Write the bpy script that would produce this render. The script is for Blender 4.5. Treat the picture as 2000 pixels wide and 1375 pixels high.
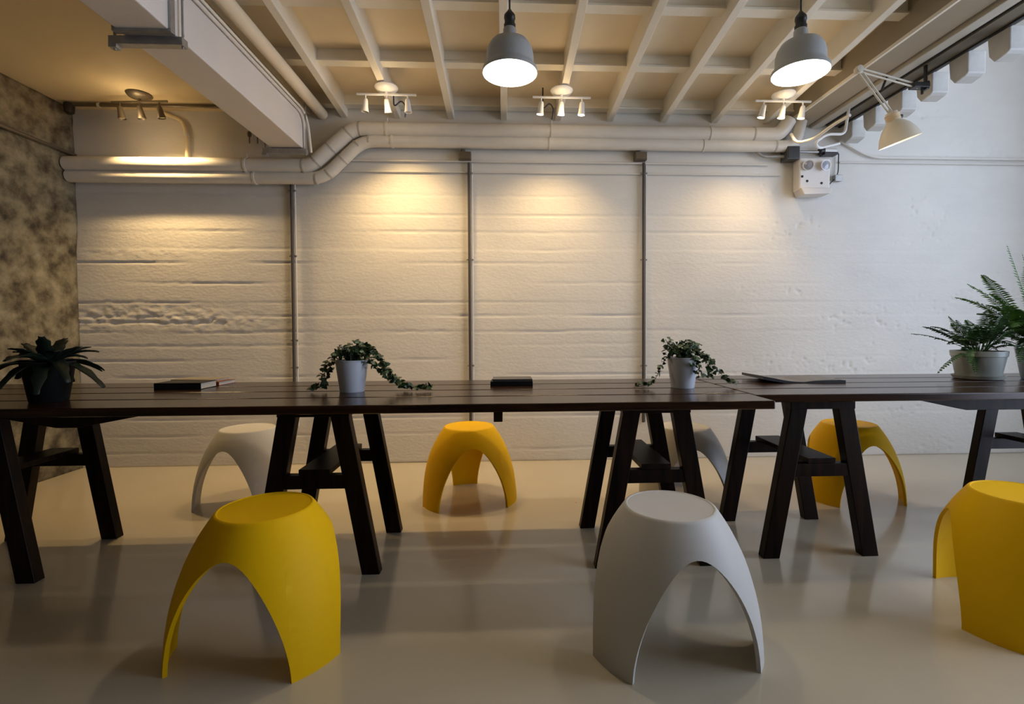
import bpy, math, random
import numpy as np
from mathutils import Vector, Matrix

for o in list(bpy.data.objects):
    bpy.data.objects.remove(o)
S = bpy.context.scene
C = bpy.context.collection
R = math.radians
PI = math.pi

# ------------------------------------------------------------------ camera
H = 1.05                      # eye height
F = 960.0                     # focal length in pixels of the 2000 px wide frame
PPX, PPY = 1030.0, 664.0
cam = bpy.data.cameras.new('camera')
co = bpy.data.objects.new('camera', cam)
C.objects.link(co)
cam.sensor_fit = 'HORIZONTAL'
cam.sensor_width = 36.0
cam.lens = F / 2000.0 * 36.0
cam.shift_x = -(PPX - 1000.0) / 2000.0
cam.shift_y = (PPY - 687.5) / 2000.0
cam.clip_start = 0.02
cam.clip_end = 100
YAW, PITCH, ROLL = math.atan(43 / F), math.atan(24 / F), 0.004
rot = Matrix.Rotation(-YAW, 3, 'Z') @ Matrix.Rotation(PI / 2 - PITCH, 3, 'X') @ Matrix.Rotation(-ROLL, 3, 'Z')
co.matrix_world = Matrix.Translation((0, 0, H)) @ rot.to_4x4()
S.camera = co


def at(px, py, X=None, Y=None, Z=None):
    """world point seen at a pixel of the 2000x1375 frame, on the plane X=, Y= or Z="""
    d = rot @ Vector(((px - PPX) / F, -(py - PPY) / F, -1))
    if X is not None:
        t = X / d.x
    elif Y is not None:
        t = Y / d.y
    else:
        t = (Z - H) / d.z
    return Vector((0, 0, H)) + d * t


# ------------------------------------------------------------------ light and exposure
S.view_settings.view_transform = 'Standard'
S.view_settings.look = 'None'
S.view_settings.gamma = 1.0
S.view_settings.use_curve_mapping = False
S.view_settings.exposure = 0.0

SPOT_W = 32
W = bpy.data.worlds.new('world')
S.world = W
W.use_nodes = True
W.node_tree.nodes['Background'].inputs[0].default_value = (0.66, 0.77, 1.0, 1)
W.node_tree.nodes['Background'].inputs[1].default_value = 7.0

# room measures
WL, WR = -3.225, 4.75           # left and right walls
D = 3.85                      # back wall
RB = -3.6                     # rear wall behind the camera
WIN_Y0, WIN_Y1, WIN_Z0, WIN_Z1 = -0.6, 2.75, 0.05, 3.2
portal = bpy.data.lights.new('window_daylight', 'AREA')
portal.shape = 'RECTANGLE'
portal.size = WIN_Z1 - WIN_Z0
portal.size_y = WIN_Y1 - WIN_Y0
portal.cycles.is_portal = True
po = bpy.data.objects.new('window_daylight', portal)
C.objects.link(po)
po.location = (WR + 0.05, (WIN_Y0 + WIN_Y1) / 2, (WIN_Z0 + WIN_Z1) / 2)
po.rotation_euler = (0, R(90), 0)


# ------------------------------------------------------------------ helpers
class MB:
    def __init__(s):
        s.v = []
        s.f = []
        s.m = []
        s.cur = 0

    def add(s, vs, fs):
        b = len(s.v)
        s.v += [tuple(v) for v in vs]
        for f in fs:
            s.f.append([b + i for i in f])
            s.m.append(s.cur)
        return s

    def box(s, c, size, M=None):
        hx, hy, hz = size[0] / 2, size[1] / 2, size[2] / 2
        vs = []
        for x, y, z in ((-1, -1, -1), (1, -1, -1), (1, 1, -1), (-1, 1, -1), (-1, -1, 1), (1, -1, 1), (1, 1, 1), (-1, 1, 1)):
            p = Vector((x * hx, y * hy, z * hz))
            if M is not None:
                p = M @ p
            vs.append(p + Vector(c))
        return s.hexa(vs)

    def hexa(s, vs):
        return s.add(vs, [(0, 3, 2, 1), (4, 5, 6, 7), (0, 1, 5, 4), (1, 2, 6, 5), (2, 3, 7, 6), (3, 0, 4, 7)])

    def bar(s, a, b, w, t, side=(0, 1, 0)):
        """rectangular bar from a to b; w across, t along 'side'"""
        a, b = Vector(a), Vector(b)
        d = (b - a).normalized()
        sd = Vector(side)
        sd = (sd - d * sd.dot(d)).normalized()
        u = d.cross(sd).normalized()
        vs = []
        for p in (a, b):
            for i, j in ((-1, -1), (1, -1), (1, 1), (-1, 1)):
                vs.append(p + u * (i * w / 2) + sd * (j * t / 2))
        return s.hexa([vs[0], vs[1], vs[2], vs[3], vs[4], vs[5], vs[6], vs[7]])

    def tube(s, pts, r, seg=12, caps=True):
        pts = [Vector(p) for p in pts]
        n = len(pts)
        rs = r if isinstance(r, (list, tuple)) else [r] * n
        tan = []
        for i in range(n):
            a = pts[max(i - 1, 0)]
            b = pts[min(i + 1, n - 1)]
            tan.append((b - a).normalized())
        up = Vector((0, 0, 1)) if abs(tan[0].z) < 0.9 else Vector((0, 1, 0))
        u = (up - tan[0] * up.dot(tan[0])).normalized()
        vs = []
        for i in range(n):
            u = (u - tan[i] * u.dot(tan[i])).normalized()
            w = tan[i].cross(u)
            for k in range(seg):
                a = 2 * PI * k / seg
                vs.append(pts[i] + (u * math.cos(a) + w * math.sin(a)) * rs[i])
        fs = []
        for i in range(n - 1):
            for k in range(seg):
                k2 = (k + 1) % seg
                fs.append((i * seg + k, i * seg + k2, (i + 1) * seg + k2, (i + 1) * seg + k))
        if caps:
            fs.append(tuple(reversed(range(seg))))
            fs.append(tuple((n - 1) * seg + k for k in range(seg)))
        return s.add(vs, fs)

    def lathe(s, prof, c=(0, 0, 0), M=None, seg=32, closed=False):
        """profile of (r, z); M turns +Z onto the wanted axis"""
        vs = []
        for r, z in prof:
            for k in range(seg):
                a = 2 * PI * k / seg
                p = Vector((max(r, 1e-5) * math.cos(a), max(r, 1e-5) * math.sin(a), z))
                if M is not None:
                    p = M @ p
                vs.append(p + Vector(c))
        fs = []
        n = len(prof)
        for i in range(n - 1 + (1 if closed else 0)):
            i2 = (i + 1) % n
            for k in range(seg):
                k2 = (k + 1) % seg
                fs.append((i * seg + k, i * seg + k2, i2 * seg + k2, i2 * seg + k))
        return s.add(vs, fs)

    def build(s, name, mat, parent=None, smooth=False, bevel=0.0):
        me = bpy.data.meshes.new(name)
        me.from_pydata(s.v, [], s.f)
        mats = mat if isinstance(mat, (list, tuple)) else [mat]
        for m in mats:
            me.materials.append(m)
        if len(mats) > 1:
            me.polygons.foreach_set('material_index', s.m)
        if smooth:
            me.polygons.foreach_set('use_smooth', [True] * len(me.polygons))
            try:
                me.set_sharp_from_angle(angle=R(42))
            except Exception:
                pass
        me.update()
        o = bpy.data.objects.new(name, me)
        C.objects.link(o)
        if parent is not None:
            o.parent = parent
        if bevel:
            b = o.modifiers.new('bevel', 'BEVEL')
            b.width = bevel
            b.segments = 2
            b.limit_method = 'ANGLE'
            b.angle_limit = R(40)
        return o


def axis(d):
    return Vector((0, 0, 1)).rotation_difference(Vector(d).normalized()).to_matrix()


def tag(o, label, cat, group=None, kind=None):
    o['label'] = label
    o['category'] = cat
    if group:
        o['group'] = group
    if kind:
        o['kind'] = kind
    return o


def thing(name, label, cat, loc=(0, 0, 0), rz=0, group=None):
    o = bpy.data.objects.new(name, None)
    C.objects.link(o)
    o.empty_display_size = 0.1
    o.location = loc
    o.rotation_euler = (0, 0, rz)
    return tag(o, label, cat, group)


def struct(mb, name, mat, label=None, **k):
    o = mb.build(name, mat, **k)
    o['kind'] = 'structure'
    if label:
        o['label'] = label
    return o


def copy_tree(o, parent=None):
    c = o.copy()
    C.objects.link(c)
    if parent is not None:
        c.parent = parent
    for ch in list(o.children):
        copy_tree(ch, c)
    return c


# ------------------------------------------------------------------ materials
def mat(name, col, rough=0.5, metal=0.0, noise=0.0, nscale=8.0, bump=0.0, bscale=60.0, coat=0.0, spec=None, ramp=None, stretch=None):
    m = bpy.data.materials.new(name)
    m.use_nodes = True
    nt = m.node_tree
    N, L = nt.nodes, nt.links
    b = N['Principled BSDF']
    b.inputs['Base Color'].default_value = (*col, 1)
    b.inputs['Roughness'].default_value = rough
    b.inputs['Metallic'].default_value = metal
    b.inputs['Coat Weight'].default_value = coat
    b.inputs['Coat Roughness'].default_value = 0.12
    if spec is not None:
        b.inputs['Specular IOR Level'].default_value = spec
    tc = N.new('ShaderNodeTexCoord')
    mp = N.new('ShaderNodeMapping')
    L.new(tc.outputs['Object'], mp.inputs[0])
    if stretch:
        mp.inputs['Scale'].default_value = stretch
    if noise or ramp:
        n = N.new('ShaderNodeTexNoise')
        n.inputs['Scale'].default_value = nscale
        n.inputs['Detail'].default_value = 6
        n.inputs['Roughness'].default_value = 0.6
        L.new(mp.outputs[0], n.inputs['Vector'])
        r = N.new('ShaderNodeValToRGB')
        L.new(n.outputs['Fac'], r.inputs[0])
        e = r.color_ramp.elements
        if ramp:
            e[0].position, e[0].color = ramp[0][0], (*ramp[0][1], 1)
            e[1].position, e[1].color = ramp[-1][0], (*ramp[-1][1], 1)
            for p, c in ramp[1:-1]:
                q = e.new(p)
                q.color = (*c, 1)
        else:
            e[0].position, e[1].position = 0.3, 0.7
            e[0].color = (*[max(0, c * (1 - noise)) for c in col], 1)
            e[1].color = (*[min(1, c * (1 + noise)) for c in col], 1)
        L.new(r.outputs[0], b.inputs['Base Color'])
    if bump:
        n2 = N.new('ShaderNodeTexNoise')
        n2.inputs['Scale'].default_value = bscale
        n2.inputs['Detail'].default_value = 5
        L.new(mp.outputs[0], n2.inputs['Vector'])
        bp = N.new('ShaderNodeBump')
        bp.inputs['Strength'].default_value = bump
        bp.inputs['Distance'].default_value = 0.01
        L.new(n2.outputs['Fac'], bp.inputs['Height'])
        L.new(bp.outputs[0], b.inputs['Normal'])
    return m


def emat(name, col, strength):
    m = bpy.data.materials.new(name)
    m.use_nodes = True
    b = m.node_tree.nodes['Principled BSDF']
    b.inputs['Base Color'].default_value = (*col, 1)
    b.inputs['Emission Color'].default_value = (*col, 1)
    b.inputs['Emission Strength'].default_value = strength
    return m


M_wall = mat('white_painted_board_concrete', (0.67, 0.64, 0.58), 0.6, noise=0.04, nscale=3, bump=0.22, bscale=38, stretch=(0.8, 1, 1.5))
M_left = mat('rough_brown_concrete', (0.2, 0.17, 0.12), 0.85, nscale=7.5, bump=1.0, bscale=18,
             ramp=[(0.33, (0.04, 0.03, 0.016)), (0.44, (0.12, 0.095, 0.052)), (0.55, (0.21, 0.175, 0.10)), (0.68, (0.31, 0.265, 0.165))])
M_plaster = mat('plaster', (0.74, 0.61, 0.38), 0.7, noise=0.04, nscale=2, bump=0.1, bscale=20)
M_rear = mat('rear_plaster', (0.07, 0.055, 0.04), 0.8)
M_joist = mat('cream_painted_timber', (0.82, 0.76, 0.63), 0.5, noise=0.04, nscale=5, bump=0.1)
M_deck = mat('tan_painted_deck', (0.82, 0.70, 0.51), 0.6, noise=0.06, nscale=2.2, bump=0.1, bscale=12)
M_purlin = mat('grey_painted_purlin', (0.30, 0.275, 0.23), 0.55)
M_soffit = mat('brown_soffit_board', (0.15, 0.125, 0.085), 0.6)
M_case = mat('brown_painted_casing', (0.36, 0.30, 0.21), 0.55)
M_chan = mat('greige_channel', (0.46, 0.42, 0.34), 0.5)
M_pipe = mat('white_pipe_wrap', (0.66, 0.62, 0.54), 0.42, noise=0.04, nscale=10, bump=0.12, bscale=14)
M_band = mat('pipe_band', (0.42, 0.39, 0.33), 0.45)
M_duct = mat('grey_white_duct_paint', (0.72, 0.67, 0.62), 0.45, noise=0.03, nscale=4, bump=0.05)
M_galv = mat('galvanised_steel', (0.36, 0.35, 0.33), 0.4, metal=0.6, noise=0.15, nscale=20)
M_cond = mat('grey_brown_conduit', (0.06, 0.05, 0.04), 0.5)
M_dark = mat('dark_metal', (0.035, 0.032, 0.03), 0.4, metal=0.4)
M_brownm = mat('bronze_metal', (0.16, 0.13, 0.09), 0.4, metal=0.5)
M_white = mat('white_enamel', (0.78, 0.77, 0.74), 0.3)
M_lampin = mat('white_enamel_inside', (0.9, 0.9, 0.88), 0.45)
M_lamp = mat('grey_enamel_shade', (0.36, 0.37, 0.365), 0.32)
M_cord = mat('black_cord', (0.01, 0.01, 0.01), 0.5)
M_beige = mat('cream_enamel', (0.62, 0.56, 0.45), 0.4)
M_yellow = mat('matt_yellow_plastic', (0.80, 0.46, 0.002), 0.55, spec=0.12, bump=0.04, bscale=300)
M_gwhite = mat('matt_light_grey_plastic', (0.55, 0.53, 0.49), 0.5, spec=0.25, bump=0.04, bscale=300)
M_potw = mat('white_glazed_pot', (0.60, 0.62, 0.66), 0.3)
M_potg = mat('grey_glazed_pot', (0.40, 0.42, 0.38), 0.35)
M_potb = mat('black_plastic_pot', (0.006, 0.006, 0.006), 0.5, spec=0.2)
M_soil = mat('potting_soil', (0.03, 0.02, 0.012), 0.9, bump=1, bscale=90)
M_ivy = mat('ivy_leaf', (0.05, 0.11, 0.035), 0.4, nscale=45, ramp=[(0.35, (0.012, 0.03, 0.010)), (0.57, (0.035, 0.08, 0.025)), (0.8, (0.14, 0.21, 0.09))])
M_fern = mat('fern_leaf', (0.07, 0.22, 0.035), 0.45, nscale=9, ramp=[(0.3, (0.03, 0.11, 0.02)), (0.7, (0.13, 0.33, 0.05))])
M_fernd = mat('dark_fern_leaf', (0.04, 0.12, 0.03), 0.45, nscale=12, ramp=[(0.3, (0.015, 0.05, 0.014)), (0.7, (0.06, 0.17, 0.04))])
M_brom = mat('dark_strap_leaf', (0.005, 0.011, 0.006), 0.45, spec=0.25)
M_stem = mat('plant_stem', (0.06, 0.06, 0.03), 0.6)
M_black = mat('black_cloth_cover', (0.008, 0.008, 0.009), 0.6, spec=0.2)
M_paper = mat('paper_edges', (0.55, 0.52, 0.46), 0.8, bump=0.3, bscale=400, stretch=(0.02, 0.02, 1))
M_red = mat('reddish_brown_cover', (0.26, 0.06, 0.03), 0.5)
M_tanc = mat('tan_cover', (0.30, 0.24, 0.15), 0.35)
M_page = mat('dark_printed_page', (0.10, 0.09, 0.08), 0.4)
M_greyc = mat('charcoal_cover', (0.05, 0.05, 0.052), 0.35)
M_bulb = emat('lit_pendant_bulb', (1.0, 0.96, 0.88), 30)
M_spotb = emat('lit_spot_bulb', (1.0, 0.86, 0.62), 14)
M_spotdim = mat('dim_spot_glass', (0.5, 0.46, 0.36), 0.2)
M_glassy = mat('lens_glass', (0.35, 0.36, 0.42), 0.1)


def wood(name, dark, light, rough, coat, xdir=True, spec=0.3):
    m = bpy.data.materials.new(name)
    m.use_nodes = True
    nt = m.node_tree
    N, L = nt.nodes, nt.links
    b = N['Principled BSDF']
    tc = N.new('ShaderNodeTexCoord')
    mp = N.new('ShaderNodeMapping')
    mp.inputs['Scale'].default_value = (1.2, 22, 22) if xdir else (18, 18, 1.5)
    L.new(tc.outputs['Object'], mp.inputs[0])
    n = N.new('ShaderNodeTexNoise')
    n.inputs['Scale'].default_value = 1.6
    n.inputs['Detail'].default_value = 7
    n.inputs['Distortion'].default_value = 0.6
    L.new(mp.outputs[0], n.inputs['Vector'])
    r = N.new('ShaderNodeValToRGB')
    r.color_ramp.elements[0].position, r.color_ramp.elements[1].position = 0.32, 0.72
    r.color_ramp.elements[0].color = (*dark, 1)
    r.color_ramp.elements[1].color = (*light, 1)
    L.new(n.outputs['Fac'], r.inputs[0])
    L.new(r.outputs[0], b.inputs['Base Color'])
    bp = N.new('ShaderNodeBump')
    bp.inputs['Strength'].default_value = 0.12
    bp.inputs['Distance'].default_value = 0.004
    L.new(n.outputs['Fac'], bp.inputs['Height'])
    L.new(bp.outputs[0], b.inputs['Normal'])
    b.inputs['Roughness'].default_value = rough
    b.inputs['Coat Weight'].default_value = coat
    b.inputs['Specular IOR Level'].default_value = spec
    return m


M_top = wood('varnished_walnut_top', (0.007, 0.0025, 0.001), (0.045, 0.015, 0.0045), 0.22, 0.0, spec=0.26)
M_leg = wood('dark_stained_trestle', (0.002, 0.0009, 0.0005), (0.020, 0.0075, 0.003), 0.42, 0.0, xdir=False, spec=0.14)


def floor_mat():
    m = bpy.data.materials.new('polished_cream_floor')
    m.use_nodes = True
    nt = m.node_tree
    N, L = nt.nodes, nt.links
    b = N['Principled BSDF']
    tc = N.new('ShaderNodeTexCoord')
    n = N.new('ShaderNodeTexNoise')
    n.inputs['Scale'].default_value = 1.3
    n.inputs['Detail'].default_value = 5
    L.new(tc.outputs['Object'], n.inputs['Vector'])
    r = N.new('ShaderNodeValToRGB')
    r.color_ramp.elements[0].position, r.color_ramp.elements[1].position = 0.3, 0.7
    r.color_ramp.elements[0].color = (0.53, 0.465, 0.345, 1)
    r.color_ramp.elements[1].color = (0.57, 0.505, 0.38, 1)
    L.new(n.outputs['Fac'], r.inputs[0])
    # scattered small dark specks
    v = N.new('ShaderNodeTexVoronoi')
    v.inputs['Scale'].default_value = 3.2
    L.new(tc.outputs['Object'], v.inputs['Vector'])
    lt = N.new('ShaderNodeMath')
    lt.operation = 'LESS_THAN'
    lt.inputs[1].default_value = 0.014
    L.new(v.outputs['Distance'], lt.inputs[0])
    mx = N.new('ShaderNodeMix')
    mx.data_type = 'RGBA'
    L.new(lt.outputs[0], mx.inputs['Factor'])
    L.new(r.outputs[0], mx.inputs['A'])
    mx.inputs['B'].default_value = (0.12, 0.09, 0.06, 1)
    L.new(mx.outputs['Result'], b.inputs['Base Color'])
    b.inputs['Roughness'].default_value = 0.16
    b.inputs['Coat Weight'].default_value = 0.35
    b.inputs['Coat Roughness'].default_value = 0.10
    b.inputs['Specular IOR Level'].default_value = 0.5
    return m


M_floor = floor_mat()

# ------------------------------------------------------------------ room shell
mb = MB()
mb.box(((WL + WR) / 2, (RB + D) / 2, -0.05), (WR - WL + 0.4, D - RB + 0.4, 0.1))
struct(mb, 'floor', M_floor)

rng = np.random.RandomState(4)


def vnoise(x, z, sx, sz, seed):
    """smooth value noise on arrays"""
    g = np.random.RandomState(seed).rand(512, 512)
    u, w = x / sx + 1000.3, z / sz + 1000.7
    i, j = np.floor(u).astype(int), np.floor(w).astype(int)
    fu, fw = u - i, w - j
    fu, fw = fu * fu * (3 - 2 * fu), fw * fw * (3 - 2 * fw)
    a, b = g[i % 512, j % 512], g[(i + 1) % 512, j % 512]
    c, d = g[i % 512, (j + 1) % 512], g[(i + 1) % 512, (j + 1) % 512]
    return (a * (1 - fu) + b * fu) * (1 - fw) + (c * (1 - fu) + d * fu) * fw


def fbm(x, z, sx, sz, seed, o=4):
    r, a, t = 0, 1.0, 0
    for k in range(o):
        r = r + a * (vnoise(x, z, sx / 2 ** k, sz / 2 ** k, seed + k) - 0.5)
        t += a
        a *= 0.55
    return r / t


def board_height(x, z):
    """board-marked concrete: board steps, ragged joints, honeycombed patches"""
    edges = [0.0]
    q = np.random.RandomState(9)
    while edges[-1] < 4.4:
        edges.append(edges[-1] + q.uniform(0.10, 0.155))
    edges = np.array(edges)
    zz = z + 0.010 * fbm(x, z * 0, 0.5, 1, 31, 4) + 0.006 * fbm(x, z, 0.07, 0.2, 37, 3)
    k = np.searchsorted(edges, zz) - 1
    k = np.clip(k, 0, len(edges) - 2)
    off = q.uniform(-1, 1, len(edges))
    h = off[k] * 0.0011
    dist = np.minimum(np.abs(zz - edges[k]), np.abs(edges[k + 1] - zz))
    near = np.where(np.abs(zz - edges[k]) < np.abs(edges[k + 1] - zz), k, k + 1)
    strg = np.clip(vnoise(x, near * 1.0, 0.5, 0.37, 55) * 2.4 - 0.95, 0, 1)
    right = np.clip(1 - (x - 1.6) / 1.2, 0.22, 1)
    h = h - 0.008 * strg * np.exp(-(dist / 0.005) ** 2) * right
    h = h + 0.004 * strg * right * fbm(x, z, 0.06, 0.03, 70, 3) * np.exp(-(dist / 0.025) ** 2)
    h = h + 0.0020 * fbm(x, z, 0.4, 0.14, 12, 4)
    # honeycombed band on the left bay
    m = np.exp(-((z - 1.13 - 0.03 * np.sin(x * 4)) / 0.085) ** 2) * np.clip((-1.55 - x) / 0.7, 0, 1)
    m2 = np.exp(-((z - 1.62) / 0.022) ** 2) * np.clip((-2.2 - x) / 0.3, 0, 1) * 0.6
    h = h + (m * 0.024 + m2 * 0.016) * fbm(x, z, 0.055, 0.028, 90, 4)
    h = h - 0.011 * np.clip((-2.0 - x) / 0.5, 0, 1) * np.exp(-((z - 1.10 - 0.02 * fbm(x, z * 0, 0.15, 1, 7, 3)) / 0.006) ** 2)
    # pinholes on the right bay
    pn = fbm(x, z, 0.035, 0.03, 131, 3)
    zone = np.clip(fbm(x, z, 0.6, 0.18, 141, 2) * 6, 0, 1) * np.clip((x - 1.7) / 0.5, 0, 1)
    h = h - 0.006 * np.clip(pn - 0.16, 0, 1) * 8 * zone
    return h


def field_wall(name, u0, u1, z0, z1, step, fn, place, material, thick):
    nu, nz = int((u1 - u0) / step) + 1, int((z1 - z0) / step) + 1
    U, Z = np.meshgrid(np.linspace(u0, u1, nu), np.linspace(z0, z1, nz))
    Hh = fn(U, Z)
    P = place(U, Z, Hh).reshape(-1, 3)
    idx = np.arange(nu * nz).reshape(nz, nu)
    q = np.stack([idx[:-1, :-1], idx[:-1, 1:], idx[1:, 1:], idx[1:, :-1]], -1).reshape(-1, 4)
    me = bpy.data.meshes.new(name)
    nb = len(P)
    back = place(np.array([u0, u1, u1, u0]), np.array([z0, z0, z1, z1]), np.array([-thick] * 4)).reshape(-1, 3)
    allv = np.concatenate([P, back])
    bot = list(idx[0, :])
    top = list(idx[-1, ::-1])
    rgt = list(idx[:, -1])
    lft = list(idx[::-1, 0])
    extra = [bot[::-1] + [nb, nb + 1], rgt[::-1] + [nb + 1, nb + 2], top[::-1] + [nb + 2, nb + 3], lft[::-1] + [nb + 3, nb], [nb, nb + 3, nb + 2, nb + 1]]
    me.from_pydata(allv.tolist(), [], q.tolist() + [[int(i) for i in e] for e in extra])
    me.polygons.foreach_set('use_smooth', [True] * len(q) + [False] * 5)
    me.materials.append(material)
    me.update()
    o = bpy.data.objects.new(name, me)
    C.objects.link(o)
    o['kind'] = 'structure'
    return o


field_wall('wall_back', WL, WR, 0, 4.2, 0.0105, board_height,
           lambda u, z, h: np.stack([u, D - h, z], -1), M_wall, 0.15)
field_wall('wall_left', RB, D, 0, 2.69, 0.02,
           lambda u, z: 0.030 * fbm(u, z, 0.45, 0.35, 201, 5) + 0.008 * fbm(u, z, 0.07, 0.06, 221, 3),
           lambda u, z, h: np.stack([WL + 0.02 + h, u, z], -1), M_left, 0.15)

# right wall with the wide daylight opening, rear wall
mb = MB()
T = 0.2
mb.box((WR + T / 2, (RB + WIN_Y0) / 2, 2.1), (T, WIN_Y0 - RB, 4.2))
mb.box((WR + T / 2, (WIN_Y1 + D) / 2, 2.1), (T, D - WIN_Y1, 4.2))
mb.box((WR + T / 2, (WIN_Y0 + WIN_Y1) / 2, WIN_Z0 / 2), (T, WIN_Y1 - WIN_Y0, WIN_Z0))
mb.box((WR + T / 2, (WIN_Y0 + WIN_Y1) / 2, (WIN_Z1 + 4.2) / 2), (T, WIN_Y1 - WIN_Y0, 4.2 - WIN_Z1))
struct(mb, 'wall_right', M_wall)
mb = MB()
for k in range(5):
    y = WIN_Y0 + (WIN_Y1 - WIN_Y0) * k / 4
    mb.box((WR + 0.1, y, (WIN_Z0 + WIN_Z1) / 2), (0.06, 0.05, WIN_Z1 - WIN_Z0))
for z in (WIN_Z0 + 0.025, WIN_Z1 - 0.025):
    mb.box((WR + 0.1, (WIN_Y0 + WIN_Y1) / 2, z), (0.06, WIN_Y1 - WIN_Y0, 0.05))
struct(mb, 'window_1', M_dark)
mb = MB()
mb.box(((WL + WR) / 2, RB - 0.1, 2.1), (WR - WL + 0.4, 0.2, 4.2))
struct(mb, 'wall_rear', M_rear)

# ceilings: flat plaster on the left, joisted deck in the middle, higher slab on the right
mb = MB()
mb.box(((WL - 1.48) / 2 - 0.03, (RB + D) / 2, 2.69 + 0.08), (-1.48 - WL + 0.06, D - RB, 0.16))
struct(mb, 'ceiling', M_plaster)


def zj(y):                       # underside of the joists rises towards the camera
    return 2.655 + (D - y) * 0.060


ceil = MB()
X0, X1 = -1.50, 2.56
ceil.hexa([(X0, RB, zj(RB) + 0.14), (X1, RB, zj(RB) + 0.14), (X1, D, zj(D) + 0.14), (X0, D, zj(D) + 0.14),
           (X0, RB, zj(RB) + 0.26), (X1, RB, zj(RB) + 0.26), (X1, D, zj(D) + 0.26), (X0, D, zj(D) + 0.26)])
deck = struct(ceil, 'ceiling', M_deck)
# joist centres at the back wall, 0.415 m apart
jx = [at(x, 0, Y=2.52).x for x in (505, 666, 827, 983, 1141, 1300, 1451, 1600, 1752)]
jb = [at(x, 238, Y=D).x for x in (672, 775, 880, 984, 1090, 1190, 1297, 1396, 1497)]
for a, b in zip(jx, jb):
    s = (a - b) / (2.52 - D) * 0.35
    c0 = (a + b) / 2
    xa, xb = c0 + s * (RB - 3.2), c0 + s * (D - 3.2)
    w = 0.024
    h = 0.145
    m = MB()
    m.hexa([(xa - w, RB, zj(RB)), (xa + w, RB, zj(RB)), (xb + w, D, zj(D)), (xb - w, D, zj(D)),
            (xa - w, RB, zj(RB) + h), (xa + w, RB, zj(RB) + h), (xb + w, D, zj(D) + h), (xb - w, D, zj(D) + h)])
    m.build('joist', M_joist, deck, bevel=0.003)
for k in range(9):
    y = 3.80 - 0.545 * k
    m = MB()
    z0 = zj(y) + 0.065
    m.box(((X0 + X1) / 2, y, z0 + 0.04), (X1 - X0, 0.05, 0.08))
    m.box(((X0 + X1) / 2, y, z0 + 0.004), (X1 - X0, 0.075, 0.012))
    o = m.build('purlin', M_joist, deck)

mb = MB()
mb.hexa([(-1.53, RB, 2.68), (-1.475, RB, 2.68), (-1.475, D, 2.68), (-1.53, D, 2.68), (-1.53, RB, zj(RB) + .26), (-1.475, RB, zj(RB) + .26), (-1.475, D, zj(D) + .26), (-1.53, D, zj(D) + .26)])
struct(mb, 'trim_2', M_joist)
# upstand between deck and the higher ceiling, higher ceiling
mb = MB()
mb.box((2.60, (RB + D) / 2, 3.50), (0.10, D - RB, 1.4))
struct(mb, 'trim_1', M_wall)
mb = MB()
mb.box(((2.5 + WR) / 2, (RB + D) / 2, 4.28), (WR - 2.5 + 0.2, D - RB, 0.16))
struct(mb, 'ceiling', M_wall)

# ------------------------------------------------------------------ right-hand beam with its blocks
root = thing('ceiling_beam', 'long boxed ceiling beam running from upper right corner to the back wall', 'beam', (2.4, D, 2.63))


def local(mbld, org):
    mbld.v = [(v[0] - org[0], v[1] - org[1], v[2] - org[2]) for v in mbld.v]
    return mbld


BO = (2.4, D, 2.63)
m = MB()
m.hexa([(2.25, RB, 2.66), (2.41, RB, 2.64), (2.41, D - 0.01, 2.64), (2.25, D - 0.01, 2.66), (2.25, RB, 2.90), (2.41, RB, 2.90), (2.41, D - 0.01, 2.90), (2.25, D - 0.01, 2.90)])
local(m, BO).build('casing', M_case, root, bevel=0.004)
m = MB()
m.box((2.245, (RB + D) / 2, 2.665), (0.014, D - RB - 0.02, 0.02))
local(m, BO).build('edge_bead', M_joist, root)
m = MB()
m.box((2.455, (RB + D) / 2, 2.645), (0.055, D - RB - 0.02, 0.05))
m.box((2.50, (RB + D) / 2, 2.655), (0.03, D - RB - 0.02, 0.05))
local(m, BO).build('light_channel', M_chan, root, bevel=0.004)
m = MB()
m.box((2.63, (RB + D) / 2, 2.66), (0.14, D - RB - 0.02, 0.04))
local(m, BO).build('soffit_board', M_soffit, root)
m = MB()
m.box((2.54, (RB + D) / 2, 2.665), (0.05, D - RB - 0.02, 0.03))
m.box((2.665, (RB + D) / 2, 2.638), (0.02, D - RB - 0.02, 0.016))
local(m, BO).build('groove_shade_strip', M_cord, root)  # solid black strips, colour standing in for shade in the beam's gaps

M_block = mat('pale_block', (0.55, 0.54, 0.50), 0.5, noise=0.1, nscale=12)
order = ['nearest', 'second nearest', 'third nearest', 'fourth nearest', 'fifth nearest', 'farthest and smallest']
for k in range(6):
    y = 2.517 + 0.237 * k
    m = MB()
    # profile in the Y-Z plane: straight back, chamfered toe
    prof = [(0, 0.14), (0, 0.012), (0.022, 0.0), (0.085, -0.012), (0.115, 0.03), (0.125, 0.14)]
    n = len(prof)
    vs = [(-0.05, a, b) for a, b in prof] + [(0.06, a, b) for a, b in prof]
    fs = [tuple(range(n)), tuple(reversed(range(n, 2 * n)))] + [(i, i + n, (i + 1) % n + n, (i + 1) % n) for i in range(n)]
    m.add(vs, fs)
    o = m.build('hanging_block', M_block, None, bevel=0.006)
    o.location = (2.72, y, 2.50)
    tag(o, 'pale stub block hanging under the right ceiling beam, %s of the row' % order[k], 'block', 'stub blocks under the right beam')

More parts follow.
